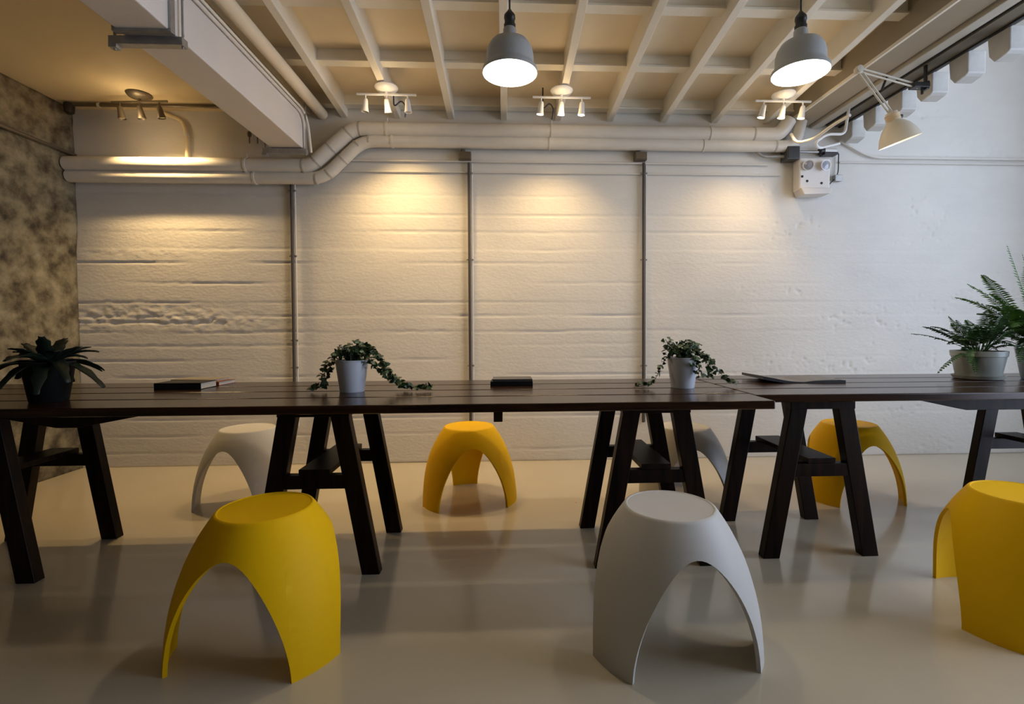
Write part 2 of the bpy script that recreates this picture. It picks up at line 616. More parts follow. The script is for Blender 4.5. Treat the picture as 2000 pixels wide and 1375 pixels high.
# ------------------------------------------------------------------ rectangular duct, upper left
zb = 2.340
zt = 2.590
DX0, DX1 = -1.665, -1.440
root = thing('air_duct', 'pale grey rectangular air duct crossing the ceiling toward the back wall', 'duct', (-1.6, 3.6, zb))
O = (-1.6, 3.6, zb)
m = MB()
m.box(((DX0 + DX1) / 2, (RB + 3.70) / 2, (zb + zt) / 2), (DX1 - DX0, 3.70 - RB, zt - zb))
local(m, O).build('duct_body', M_duct, root, bevel=0.006)
for yf in (2.225,):
    m = MB()
    g = 0.012
    for (cx, cz, sx, sz) in (((DX0 + DX1) / 2, zb - g / 2, DX1 - DX0 + 2 * g, g), ((DX0 + DX1) / 2, zt + g / 2, DX1 - DX0 + 2 * g, g),
                             (DX0 - g / 2, (zb + zt) / 2, g, zt - zb), (DX1 + g / 2, (zb + zt) / 2, g, zt - zb)):
        m.box((cx, yf, cz), (sx, 0.03, sz))
    local(m, O).build('flange', M_galv, root, bevel=0.003)
for yf, ext in ((2.275, 0.03), (3.62, 0.02)):
    m = MB()
    m.box(((DX0 + DX1) / 2 - ext / 2, yf, zb - 0.024), (DX1 - DX0 + 0.06 + ext, 0.04, 0.035))
    m.tube([(DX0 - 0.03 - ext / 2, yf, zb - 0.06), (DX0 - 0.03 - ext / 2, yf, 2.69)], 0.006, 8)
    m.tube([(DX1 + 0.02, yf, zb - 0.05), (DX1 + 0.02, yf, 2.69)], 0.005, 8)
    m.box((DX0 - 0.03 - ext / 2, yf, zb - 0.045), (0.035, 0.035, 0.02))
    local(m, O).build('hanger', M_galv, root, bevel=0.002)
for zz_ in (zb + 0.03, zt - 0.03, zt - 0.06):
    m = MB().lathe([(0, 0.004), (0.006, 0.003), (0.007, 0)], (DX1, 2.31, zz_), axis((1, 0, 0)), 8)
    local(m, O).build('screw', M_galv, root, smooth=True)


# ------------------------------------------------------------------ pipes and conduits
def arc_path(pts, r=0.08, n=8):
    pts = [Vector(p) for p in pts]
    out = [pts[0]]
    for i in range(1, len(pts) - 1):
        a, b, c = pts[i - 1], pts[i], pts[i + 1]
        d1, d2 = (a - b), (c - b)
        rr = min(r, d1.length * 0.45, d2.length * 0.45)
        p, q = b + d1.normalized() * rr, b + d2.normalized() * rr
        for k in range(n + 1):
            t = k / n
            out.append((1 - t) ** 2 * p + 2 * t * (1 - t) * b + t * t * q)
    out.append(pts[-1])
    return out


def pipe(name, pts, r, material, label, cat='pipe', bend=0.08, seg=24, bands=(), clamps=(), group=None):
    P = [Vector(p) for p in arc_path(pts, bend)]
    org = P[0].copy()
    if not bands and not clamps:
        m = MB().tube([p - org for p in P], r, seg)
        o = m.build(name, material, smooth=True)
        o.location = org
        tag(o, label, cat, group)
        return o
    root = thing(name, label, cat, org, group=group)
    MB().tube([p - org for p in P], r, seg).build('pipe_run', material, root, smooth=True)
    for b, d in bands:
        b, d = Vector(b) - org, Vector(d).normalized()
        MB().tube([b - d * 0.006, b + d * 0.006], r + 0.0025, seg).build('joint_band', M_band, root, smooth=True)
    for b, d in clamps:
        b, d = Vector(b) - org, Vector(d).normalized()
        m = MB().tube([b - d * 0.008, b + d * 0.008], r + 0.005, seg)
        m.tube([b + Vector((0, 0, r)), b + Vector((0, 0, r + 0.03))], 0.007, 8)
        m.build('pipe_clamp', M_pipe, root, smooth=True)
    return root


YP = 3.765
pu = [at(88, 322, Y=YP), at(607, 322, Y=YP), at(690, 257, Y=YP), at(1500, 258, Y=YP)]
pl = [at(100, 346, Y=YP + .018), at(632, 346, Y=YP + .018), at(708, 281, Y=YP + .018), at(1520, 280, Y=YP + .018)]
pu[0].x = pl[0].x = WL + 0.03
for q in (pu, pl):                       # keep the runs level
    q[0].z = q[1].z = (q[0].z + q[1].z) / 2
    q[2].z = q[3].z = (q[2].z + q[3].z) / 2
up_end = [Vector((pu[3].x + 0.09, YP, pu[3].z)), Vector((pu[3].x + 0.16, YP - .02, pu[3].z + 0.11))]
lo_end = [Vector((pl[3].x + 0.13, YP + .018, pl[3].z)), Vector((pl[3].x + 0.17, YP, pl[3].z + 0.19))]


def bb(q, r):
    d1 = (q[2] - q[1]).normalized()
    return [(q[1] - Vector((0.05, 0, 0)), (1, 0, 0)), (q[1] + d1 * 0.05, d1), (q[2] - d1 * 0.05, d1), (q[2] + Vector((0.05, 0, 0)), (1, 0, 0)), (q[1] + d1 * 0.2, d1)]


def onrun(q, px, i):
    p = at(px, 300, Y=YP)
    return (Vector((p.x, q[i].y, q[i].z)), (1, 0, 0))


pipe('insulated_pipe', pu[:3] + [up_end[0], up_end[1]], 0.053, M_pipe, 'thick white wrapped pipe on the back wall, upper of the stacked pair', bend=0.07,
     bands=bb(pu, .05) + [onrun(pu, 1470, 3)], clamps=[onrun(pu, 482, 1), onrun(pu, 757, 3), onrun(pu, 1077, 3), onrun(pu, 1386, 3)])
pipe('insulated_pipe', pl[:3] + [lo_end[0], lo_end[1]], 0.045, M_pipe, 'white wrapped pipe on the back wall, lower and thinner of the stacked pair', bend=0.1,
     bands=bb(pl, .05) + [onrun(pl, 1515, 3)], clamps=[onrun(pl, 496, 1), onrun(pl, 766, 3), onrun(pl, 1074, 3), onrun(pl, 1375, 3)])

# round pipe beside the duct and the thin conduits that turn down at the wall
pipe('steel_pipe', [(-1.375, RB + .02, 2.672), (-1.375, D - 0.02, 2.672)], 0.040, M_deck, 'painted round pipe running beside the rectangular duct at ceiling height')
pipe('conduit', [(DX1 + .012, RB + .02, 2.575), (DX1 + .012, 3.62, 2.575), (DX1 + .012, 3.625, 2.33)], 0.010, M_duct, 'thin pale conduit along the duct top edge, turning down at its end', 'conduit', bend=0.16, seg=12)
pipe('conduit', [(DX1 + .012, RB + .02, 2.605), (DX1 + .012, 3.67, 2.605), (DX1 + .036, 3.675, 2.33)], 0.009, M_joist, 'slim cream conduit just above another conduit beside the duct', 'conduit', bend=0.16, seg=12)


def wall_conduit(px_t, py_t, px_b, zend, label, box, clips):
    a = at(px_t, py_t, Y=D - 0.028)
    b = at(px_b, 740, Y=D - 0.028)
    x = (a.x + b.x) / 2
    root = thing('wall_conduit', label, 'conduit', (x, D - 0.028, a.z))
    m = MB().tube([(0, 0, 0), (0, 0, zend - a.z)], 0.0115, 12)
    m.build('conduit_pipe', M_cond, root, smooth=True)
    MB().tube([(0.021, 0.012, 0), (0.021, 0.012, zend - a.z)], 0.006, 8).build('cable', M_wall, root, smooth=True)
    for py in clips:
        z = at(px_b, py, Y=D - 0.028).z - a.z
        m = MB()
        m.box((0.0, 0.008, z), (0.03, 0.018, 0.014))
        m.lathe([(0, 0.008), (0.006, 0.006), (0.007, 0)], (0.026, 0.006, z), axis((0, -1, 0)), 8)
        m.lathe([(0, 0.008), (0.005, 0.006), (0.006, 0)], (-0.02, 0.006, z), axis((0, -1, 0)), 8)
        m.build('conduit_clip', M_galv, root, smooth=True)
    if box:
        m = MB()
        m.box((-0.03, -0.005, 0.045), (0.095, 0.055, 0.062))
        m.box((-0.03, -0.036, 0.045), (0.088, 0.008, 0.055))
        m.tube([(-0.045, 0, 0.07), (-0.045, 0, 0.10)], 0.018, 12)
        m.build('junction_box', M_brownm, root, bevel=0.003)
    return root


wall_conduit(568, 352, 576, 0.30, 'dark vertical wall conduit below the pipe elbow, left of three', False, (372, 500, 665, 718))
wall_conduit(917, 318, 918, 0.30, 'vertical wall conduit with box on top, between the two lit wall bays', True, (338, 507, 714))
wall_conduit(1256, 318, 1258, 0.30, 'vertical wall conduit behind the right ivy pot, box on its top end', True, (338, 507, 714))
a = at(690, 313, Y=D - .02)
b = at(1500, 313, Y=D - .02)
pipe('conduit', [(a.x - 0.1, D - .02, a.z), (b.x, D - .02, a.z)], 0.007, M_wall, 'thin white conduit just under the pipes on the back wall', 'conduit', seg=8)
a = at(690, 334, Y=D - .016)
pipe('conduit', [(a.x - 0.1, D - .013, a.z), (b.x + .1, D - .013, a.z)], 0.006, M_wall, 'thin white conduit below another thin conduit, above the lit bays', 'conduit', seg=8)
a, b = at(1640, 275, Y=D - .02), at(1700, 308, Y=D - .02)
pipe('conduit', [a, b, (WR - 0.1, D - .02, b.z)], 0.009, M_wall, 'white conduit bending and running right along the bright wall', 'conduit', bend=.1, seg=8)
a = at(1640, 317, Y=D - .016)
pipe('conduit', [(a.x, D - .014, a.z), (WR - 0.1, D - .014, a.z)], 0.006, M_wall, 'lowest thin white conduit on the bright right part of the wall', 'conduit', seg=8)

# left corner: dark conduit on the rough wall, ceiling conduit, branch, rods
z = at(80, 277, X=WL + 0.045).z
pipe('conduit', [(WL + 0.05, RB + .1, z), (WL + 0.05, D - 0.03, z)], 0.012, M_brownm, 'dark glossy conduit running along the rough left wall', 'conduit', seg=12)
yc = at(250, 207, Z=2.668).y
root = pipe('conduit', [(WL + 0.10, yc, 2.672), (-1.8, yc, 2.672)], 0.013, M_brownm, 'conduit across the plaster ceiling behind the dark spotlight bar', 'conduit', seg=12,
            clamps=[((WL + 0.3, yc, 2.672), (1, 0, 0))])
m = MB().lathe([(0, 0.02), (0.03, 0.02), (0.034, 0), (0.03, -0.045), (0.012, -0.06), (0, -0.06)], (0, 0, 0), None, 16)
o = m.build('ceiling_fitting', M_dark, smooth=True)
o.location = (WL + 0.09, yc, 2.66)
tag(o, 'small dark round fitting where the ceiling conduit meets the rough wall', 'fitting')
p0 = at(322, 222, Z=2.668)
xb_ = at(365, 285, Y=D - .03).x
pipe('conduit', [(p0.x, p0.y - .03, 2.665), (xb_ - .02, D - .03, 2.60), (xb_, D - .03, 2.50), (xb_, D - .03, 2.33)], 0.014, M_plaster,
     'cream conduit branching off the ceiling and down behind the lit pipe', 'conduit', bend=0.07, seg=12,
     clamps=[((xb_, D - .03, 2.50), (0, 0, 1))])
for px, t in ((487, 258), (503, 268)):
    a = at(px, t, Y=D - .04)
    o = MB().tube([(0, 0, 0), (0, 0, -0.25)], 0.005, 8)
    if px == 487:
        o.lathe([(0, -0.16), (0.012, -0.165), (0.016, -0.18), (0.012, -0.20), (0, -0.205)], (0, 0, 0), None, 10)
    o = o.build('threaded_rod', M_brownm, smooth=True)
    o.location = (a.x, a.y, 2.69)
    tag(o, 'thin hanging rod with a coupling nut left of the duct end' if px == 487 else 'thin plain hanging rod nearest the duct end', 'rod')


# ------------------------------------------------------------------ spotlight bars
def spot_bar(name, cx, cy, cz, rz, label, bodymat, lit, aims, power, headlen=0.075, drop=0.03, tilt=None):
    root = thing(name, label, 'spotlight', (cx, cy, cz), rz)
    MB().lathe([(0, 0), (0.075, 0), (0.078, -0.006), (0.066, -0.022), (0.03, -0.032), (0, -0.033)], (0, 0, 0), None, 28).build('canopy', bodymat, root, smooth=True)
    m = MB().box((0, 0, -0.052), (0.40, 0.012, 0.012))
    m.tube([(0, 0, -0.03), (0, 0, -0.052)], 0.009, 10)
    m.build('bar', bodymat, root, bevel=0.002)
    for k, x in enumerate((-0.14, 0, 0.14)):
        aim = Vector(aims[k]).normalized()
        A = axis(aim)
        p = Vector((x, 0, -0.062 - drop))
        m = MB().tube([(x, 0, -0.055), (x, 0, -0.062 - drop)], 0.005, 8)
        m.lathe([(0, -0.010), (0.012, -0.010), (0.016, 0.0), (0.019, 0.03), (0.021, 0.05), (0.026, headlen), (0.024, headlen), (0.018, 0.052), (0, 0.05)], p, A, 18)
        hd = m.build('spot_head', bodymat, root, smooth=True)
        MB().lathe([(0, headlen - 0.006), (0.015, headlen - 0.004), (0.022, headlen - 0.008), (0.02, headlen - 0.014)], p, A, 16).build('bulb_face', M_spotb if lit[k] else M_spotdim, hd, smooth=True)
        if power[k] > 0:
            L = bpy.data.lights.new('spot_beam', 'SPOT')
            L.energy = power[k]
            L.color = (1.0, 0.68, 0.32)
            L.spot_size = R(105)
            L.spot_blend = 0.9
            L.shadow_soft_size = 0.018
            lo = bpy.data.objects.new('spot_beam', L)
            C.objects.link(lo)
            lo.parent = hd
            lo.location = p + aim * (headlen + 0.005)
            lo.rotation_euler = Vector((0, 0, -1)).rotation_difference(aim).to_euler()
    # added fill light at each bar, no bulb of its own, brightens the ceiling
    L = bpy.data.lights.new('ceiling_fill', 'POINT')
    L.energy = 1.3
    L.color = (1.0, 0.72, 0.40)
    L.shadow_soft_size = 0.06
    lo = bpy.data.objects.new('ceiling_fill', L)
    C.objects.link(lo)
    lo.parent = root
    lo.location = (0, -0.05, -0.17)
    return root


YS = 3.40
dn = (0, 0.12, -1)
c1 = at(755, 207, Y=YS)
c2 = at(1097, 207, Y=YS)
c3 = at(1530, 207, Y=YS)
zc = zj(YS) - 0.002
W_ = SPOT_W
spot_bar('spotlight_bar', c1.x, YS, zc, 0, 'white three-head spotlight bar above the brightest wall patch', M_white, (0, 0, 0),
         ((-.1, .10, -1), (.08, .34, -1), (.05, .1, -1)), (W_ * 0.75, W_ * 0.95, W_ * 0.6))
spot_bar('spotlight_bar', c2.x, YS, zc, 0, 'white three-head spotlight bar below the gap between the pendant lamps', M_white, (1, 1, 1),
         ((-.12, .12, -1), (-.05, .2, -1), (-.05, .1, -1)), (W_ * .5, W_ * .6, W_ * .5))
spot_bar('spotlight_bar', c3.x, YS, zc, 0, 'white spotlight bar with three glowing heads by the right beam', M_white, (1, 1, 1),
         ((-.2, .15, -1), (-.15, .15, -1), (-.1, .15, -1)), (W_ * .35, W_ * .35, W_ * .35))
cl = at(272, 184, Z=2.69)
spot_bar('spotlight_bar', cl.x, cl.y, 2.69, R(-4), 'bronze three-head spotlight bar on the plaster ceiling at left', M_brownm, (0, 0, 0),
         ((.12, .1, -1), (.12, .15, -1), (.15, .15, -1)), (W_ * 1.0, W_ * 1.0, W_ * 1.0))
# loop of black cable hanging by the middle bar
for cx_, lab in ((c1.x + .07, 'dark cable loop hanging behind the left white spotlight bar'), (c2.x - .07, 'dark cable loop hanging behind the middle white spotlight bar')):
    pts = [(cx_ - .05, YS + .12, zj(YS + .12) + .075), (cx_ - .05, YS + .13, 2.60), (cx_, YS + .14, 2.655), (cx_ + .03, YS + .15, 2.62), (cx_ + .02, YS + .17, 2.55)]
    o = MB().tube(arc_path(pts, 0.05, 6), 0.005, 8).build('cable', M_dark, smooth=True)
    tag(o, lab, 'cable')


# ------------------------------------------------------------------ pendant lamps
def pendant(px, label):
    YPn = 2.36
    p = at(px, 144, Y=YPn)
    root = thing('pendant_lamp', label, 'lamp', p, group='grey pendant lamps over the tables')
    outer = [(0.128, 0.0), (0.131, 0.002), (0.129, 0.018), (0.116, 0.030), (0.113, 0.045), (0.112, 0.085), (0.105, 0.115), (0.088, 0.142), (0.06, 0.158), (0.036, 0.165), (0.032, 0.172), (0.031, 0.205), (0.026, 0.212), (0.0, 0.214)]
    inner = [(0.0, 0.155), (0.055, 0.150), (0.084, 0.134), (0.100, 0.110), (0.107, 0.085), (0.109, 0.045), (0.112, 0.032), (0.125, 0.016), (0.128, 0.0)]
    m = MB()
    m.lathe(outer, seg=48)
    m.cur = 1
    m.lathe(inner, seg=48)
    m.build('lamp_shade', [M_lamp, M_lampin], root, smooth=True)
    MB().lathe([(0, 0.212), (0.027, 0.212), (0.028, 0.228), (0.024, 0.232), (0.024, 0.252), (0.027, 0.256), (0.026, 0.272), (0.012, 0.290), (0.006, 0.30), (0, 0.30)], seg=20).build('socket_cap', M_dark, root, smooth=True)
    MB().tube([(0, 0, 0.29), (0, 0, zj(YPn) + 0.0 - p.z)], 0.0042, 8).build('cord', M_cord, root, smooth=True)
    MB().lathe([(0, 0.012), (0.03, 0.018), (0.044, 0.038), (0.046, 0.062), (0.034, 0.09), (0.018, 0.115), (0.014, 0.14), (0.0, 0.15)], seg=24).build('bulb', M_bulb, root, smooth=True)
    L = bpy.data.lights.new('pendant_glow', 'POINT')
    L.energy = 15
    L.color = (1.0, 0.84, 0.62)
    L.shadow_soft_size = 0.045
    lo = bpy.data.objects.new('pendant_glow', L)
    C.objects.link(lo)
    lo.parent = root
    lo.location = (0, 0, 0.005)
    return root


pendant(996, 'grey enamel pendant lamp near the picture centre, hanging on a black cord')
pendant(1563, 'grey enamel pendant lamp near the right ceiling beam, hanging on a black cord')

# ------------------------------------------------------------------ clamp lamp on the right beam
YL = 2.93
pc = at(1792, 168, Y=YL)
root = thing('clamp_lamp', 'cream swing-arm lamp clamped beside the hanging blocks, shade pointing down', 'lamp', pc)
el = at(1677, 136, Y=YL - .05) - pc
mid = at(1722, 176, Y=YL - .02) - pc
nk = at(1741, 222, Y=YL - .02) - pc
m = MB().box((0.01, 0, 0.0), (0.10, 0.05, 0.03))
m.box((0.05, 0, 0.0), (0.022, 0.04, 0.05))
m.box((0.05, 0, (2.648 - pc.z) / 2), (0.012, 0.02, 2.648 - pc.z))
m.tube([(0.03, 0, -0.05), (0.03, 0, 0.02)], 0.008, 8)
m.build('clamp', M_dark, root, bevel=0.003)
for s in (-1, 1):
    off = Vector((0.0, 0, 0.011 * s))
    MB().tube([off, el + off], 0.0055, 8).build('arm', M_beige, root, smooth=True)
    off = Vector((0.010 * s, 0, 0.005 * s))
    MB().tube([el + off, nk + off], 0.0055, 8).build('arm', M_beige, root, smooth=True)
MB().tube([mid, at(1733, 148, Y=YL) - pc], 0.007, 8).build('spring', M_dark, root, smooth=True)
MB().lathe([(0, 0.02), (0.02, 0.018), (0.024, 0), (0.02, -0.018), (0, -0.02)], el, axis((0, 1, 0)), 14).build('joint', M_beige, root, smooth=True)
ax = Vector((0.34, 0.02, -0.94)).normalized()
A = axis(ax)
m = MB()
m.lathe([(0, -0.01), (0.03, -0.008), (0.038, 0.01), (0.038, 0.045), (0.045, 0.055), (0.072, 0.085), (0.095, 0.125), (0.108, 0.165), (0.112, 0.178)], nk, A, 36)
m.cur = 1
m.lathe([(0.110, 0.178), (0.100, 0.150), (0.085, 0.115), (0.06, 0.085), (0.0, 0.07)], nk, A, 36)
sh = m.build('lamp_shade', [M_beige, M_lampin], root, smooth=True)
m = MB()
for k in range(5):
    m.lathe([(0.037, 0.008 * k + 0.006), (0.0405, 0.008 * k + 0.008), (0.037, 0.008 * k + 0.011)], nk, A, 28)
m.build('cooling_ring', mat('brass_rings', (0.75, 0.5, 0.22), 0.35, metal=0.5), sh, smooth=True)
MB().lathe([(0, 0.155), (0.02, 0.15), (0.032, 0.13), (0.028, 0.10), (0.014, 0.075)], nk, A, 20).build('bulb', emat('lit_clamp_bulb', (1, 0.85, 0.6), 9), sh, smooth=True)
MB().lathe([(0, 0.014), (0.012, 0.012), (0.012, -0.012), (0, -0.014)], nk + Vector((0.045, -0.01, -0.02)), axis((1, 0, 0)), 12).build('knob', M_dark, root, smooth=True)

# ------------------------------------------------------------------ emergency light and boxes
p = at(1576, 350, Y=D)
root = thing('emergency_light', 'pale twin-lamp emergency light box on the wall under the pipe end', 'light', (p.x, D, p.z))
m = MB()
m.box((0, -0.055, 0.01), (0.25, 0.09, 0.25))
m.build('housing', M_duct, root, bevel=0.012)
m = MB()
m.hexa([(-0.10, -0.13, -0.155), (0.11, -0.13, -0.145), (0.11, -0.01, -0.145), (-0.10, -0.01, -0.155), (-0.12, -0.12, -0.10), (0.13, -0.12, -0.10), (0.13, -0.01, -0.10), (-0.12, -0.01, -0.10)])
m.build('drip_tray', M_duct, root, bevel=0.006)
for x, hidden in ((-0.055, 0), (0.065, 1)):
    m = MB()
    c = (x, -0.10, 0.072)
    aa = axis((0.1 if hidden else -0.5, -1, -0.1))
    m.lathe([(0.0, 0), (0.022, 0), (0.036, 0.02), (0.040, 0.034), (0.036, 0.034), (0.02, 0.012), (0, 0.008)], c, aa, 22)
    hd = m.build('lamp_head', M_white, root, smooth=True)
    MB().lathe([(0.033, 0.029), (0.016, 0.034), (0, 0.036)], c, aa, 22).build('lens', M_glassy, hd, smooth=True)
MB().box((0, 0, 0)  , (0.012, 0.012, 0.012))
for x, z_ in ((-0.06, -0.045), (0.055, -0.06), (-0.1, -0.01)):
    MB().lathe([(0, 0.006), (0.009, 0.004), (0.010, 0)], (x, -0.10, z_), axis((0, -1, 0)), 10).build('button', M_dark, root, smooth=True)
o = MB().tube(arc_path([at(1638, 300, Y=D - .02), at(1637, 342, Y=D - .02), at(1616, 364, Y=D - .03), at(1606, 368, Y=D - .03)], .05), 0.004, 8).build('cable', M_dark, smooth=True)
tag(o, 'thin dark cable hanging right of the emergency light box', 'cable')
o = MB().box((0, -0.02, 0), (0.06, 0.04, 0.05)).build('outlet_box', M_galv, bevel=0.004)
o.location = at(1632, 350, Y=D)
tag(o, 'tiny wall outlet box at the right end of the hanging cable', 'outlet')
p = at(1543, 302, Y=D - .06)
root = thing('junction_box', 'dark square junction box above the emergency light', 'box', p)
MB().box((0, 0, 0), (0.10, 0.10, 0.10)).build('box_body', M_greyc, root, bevel=0.004)
MB().box((0, -0.052, 0), (0.085, 0.008, 0.085)).build('lid', M_greyc, root, bevel=0.002)
pt = at(1475, 293, Y=D - .05) - p
pt2 = at(1488, 306, Y=D - .05) - p
MB().tube(arc_path([pt, pt2, Vector((-0.05, 0, pt2.z))], .04), 0.011, 10).build('feed_conduit', M_galv, root, smooth=True)
pe = at(1598, 297, Y=D - .06) - p
MB().tube([(0.05, 0, pe.z), (pe.x, 0, pe.z)], 0.010, 10).build('feed_conduit', M_galv, root, smooth=True)
p2 = at(1614, 298, Y=D - .05)
root = thing('camera_bracket', 'small black and white bracketed fitting right of the dark junction box', 'fitting', p2)
MB().box((0.02, 0, -0.015), (0.11, 0.07, 0.018)).build('bracket_plate', M_dark, root, bevel=0.003)
MB().tube([(-0.055, 0, 0.01), (-0.025, 0, 0.01)], 0.03, 16).build('cap', M_cord, root, smooth=True)
MB().tube([(-0.025, 0, 0.01), (0.07, 0, 0.01)], 0.024, 16).build('barrel', M_white, root, smooth=True)
q = [at(1545, 262, Y=3.55), at(1555, 280, Y=3.5), at(1590, 272, Y=3.45), at(1625, 245, Y=3.35), at(1660, 225, Y=3.2)]
o = MB().tube(arc_path(q, .06), 0.011, 10).build('flexible_conduit', M_pipe, smooth=True)
tag(o, 'cream flexible conduit curling under the right beam near the wall', 'conduit')
q = [(2.5, 3.5, 2.635), at(1650, 262, Y=3.5), at(1615, 262, Y=3.5), at(1592, 278, Y=3.5), at(1598, 290, Y=3.55), at(1640, 280, Y=3.55)]
o = MB().tube(arc_path(q, .04), 0.010, 10).build('flexible_conduit', M_white, smooth=True)
tag(o, 'short white loop of flexible conduit above the emergency light', 'conduit')


# ------------------------------------------------------------------ tables
TH = 0.755
TT = 0.034


def trestle(parent, cx, cy, org):
    """two A-frames 0.43 m apart with crossbars and a stretcher shelf"""
    def P(x, y, z):
        return Vector((x, y, z)) - Vector(org)
    for y in (cy - 0.215, cy + 0.215):
        for s in (-1, 1):
            m = MB()
            w = 0.038
            xt, xb = cx + s * 0.102, cx + s * 0.232
            t = 0.024
            ht_ = TH - TT
            m.hexa([P(xb - w, y - t, 0), P(xb + w, y - t, 0), P(xb + w, y + t, 0), P(xb - w, y + t, 0),
                    P(xt - w, y - t, ht_), P(xt + w, y - t, ht_), P(xt + w, y + t, ht_), P(xt - w, y + t, ht_)])
            m.build('leg', M_leg, parent, bevel=0.003)
        MB().box(P(cx, y, 0.400), (0.325, 0.042, 0.058)).build('crossbar', M_leg, parent, bevel=0.002)
        MB().box(P(cx, y, TH - TT - 0.022), (0.30, 0.05, 0.043)).build('top_cleat', M_leg, parent, bevel=0.002)
    MB().box(P(cx, cy, 0.442), (0.13, 0.47, 0.024)).build('stretcher', M_leg, parent, bevel=0.002)


def table(label, xa, xb, ya, yb, tre, cy, nudge):
    org = ((xa + xb) / 2, (ya + yb) / 2, 0)
    root = thing('trestle_table', label, 'table', org)
    n = 4
    w = (yb - ya) / n
    for i in range(n):
        y0, y1 = ya + i * w + (0.007 if i else 0), ya + (i + 1) * w - (0.007 if i < n - 1 else 0)
        m = MB().box(((xa + xb) / 2 - org[0] + nudge[i] / 2, (y0 + y1) / 2 - org[1], TH - TT / 2), (xb - xa + nudge[i], y1 - y0, TT))
        o = m.build('plank', M_top, root, bevel=0.005)
    for t in tre:
        trestle(root, t, cy, org)
    return root, org


t1, o1 = table('longer dark wooden trestle table filling the left and centre', -2.80, 1.075, 1.905, 2.785, (-2.22, -0.81, 0.655), 2.335, (0, 0, 0, 0))
t2, o2 = table('dark wooden trestle table at right, set slightly farther back', 1.085, 4.65, 2.075, 2.92, (1.43, 2.80, 4.25), 2.385, (0, 0, 0, 0))
# tapered braces under the tops
m = MB()
z1 = TH - TT
m.hexa([Vector(v) - Vector(o1) for v in ((-1.78, 2.02, z1 - .062), (-1.70, 2.02, z1 - .062), (-1.70, 2.07, z1 - .062), (-1.78, 2.07, z1 - .062),
                                         (-2.1, 2.02, z1), (-1.36, 2.02, z1), (-1.36, 2.07, z1), (-2.1, 2.07, z1))])
m.build('brace', M_leg, t1, bevel=0.002)
MB().box(Vector((-0.03, 2.02, z1 - .02)) - Vector(o1), (0.035, 0.2, 0.04)).build('batten', M_leg, t1, bevel=0.002)
m = MB()
m.hexa([Vector(v) - Vector(o2) for v in ((2.14, 2.18, z1 - .062), (2.60, 2.18, z1 - .062), (2.60, 2.23, z1 - .062), (2.14, 2.23, z1 - .062),
                                         (1.85, 2.18, z1), (2.60, 2.18, z1), (2.60, 2.23, z1), (1.85, 2.23, z1))])
m.build('brace', M_leg, t2, bevel=0.002)

# ------------------------------------------------------------------ stools
SH = 0.45
PR = [(0, .292), (.05, .2895), (.10, .2845), (.15, .277), (.20, .266), (.25, .252), (.30, .234), (.34, .216), (.38, .195), (.41, .1765), (.442, .1545)]


def prof_r(z):
    zs, rs = [p[0] for p in PR], [p[1] for p in PR]
    return float(np.interp(z, zs, rs))


def stool_mesh():
    """moulded shell: revolved body with three arched openings between three legs"""
    legw = R(16.5)
    half = R(60) - legw
    phis, z0s = [], []
    for k in range(3):
        c = R(120) * k
        for i in range(5):
            phis.append(c - legw + 2 * legw * i / 5)
            z0s.append(0.0)
        m_ = c + R(60)
        for i in range(36):
            u = math.sin(-PI / 2 + PI * i / 36)
            phis.append(m_ + half * u)
            z0s.append(0.355 * (max(0, 1 - abs(u) ** 2.05)) ** 0.60)
    n = len(phis)
    rows = 22
    th = 0.013
    v, f = [], []

    def ring(fn):
        b = len(v)
        for j in range(n):
            v.append(fn(j))
        return b
    outer = []
    ztop = 0.442
    for r_ in range(rows + 1):
        t = r_ / rows
        outer.append(ring(lambda j: (lambda z: (prof_r(z) * math.cos(phis[j]), prof_r(z) * math.sin(phis[j]), z))(z0s[j] + (ztop - z0s[j]) * t)))
    inner = []
    for r_ in range(rows + 1):
        t = r_ / rows
        inner.append(ring(lambda j: (lambda z: ((prof_r(z) - th) * math.cos(phis[j]), (prof_r(z) - th) * math.sin(phis[j]), min(z, ztop - 0.02)))(z0s[j] + (ztop - z0s[j]) * t)))

    def strip(a, b, flip=False):
        for j in range(n):
            k = (j + 1) % n
            q = (a + j, a + k, b + k, b + j)
            f.append(q[::-1] if flip else q)
    for a, b in zip(outer[:-1], outer[1:]):
        strip(a, b)
    for a, b in zip(inner[:-1], inner[1:]):
        strip(a, b, True)
    strip(outer[0], inner[0], True)
    # closed underside
    c = len(v)
    v.append((0, 0, ztop - 0.02))
    for j in range(n):
        f.append((inner[-1] + (j + 1) % n, inner[-1] + j, c))
    # rounded rim down to where the seat panel starts
    last = outer[-1]
    for rr, zz_ in ((0.1500, 0.4475), (0.1450, 0.450), (0.1420, 0.4495), (0.1400, 0.4475)):
        b = ring(lambda j: (rr * math.cos(phis[j]), rr * math.sin(phis[j]), zz_))
        strip(last, b)
        last = b
    return v, f


sv, sf = stool_mesh()
_b = MB()
_b.add(sv, sf)
_shell_src = None


def stool(px, py, rotd, material, label, group):
    global _shell_src
    p = at(px, py, Z=SH)
    root = thing('stool', label, 'stool', (p.x, p.y, 0), R(rotd), group)
    m = MB()
    m.add(sv, sf)
    m.build('shell', material, root, smooth=True)
    MB().lathe([(0.1425, 0.4478), (0.12, 0.4472), (0.07, 0.4458), (0, 0.445), (0, 0.435), (0.1425, 0.435)], seg=64).build('seat', material, root, smooth=True)
    return root


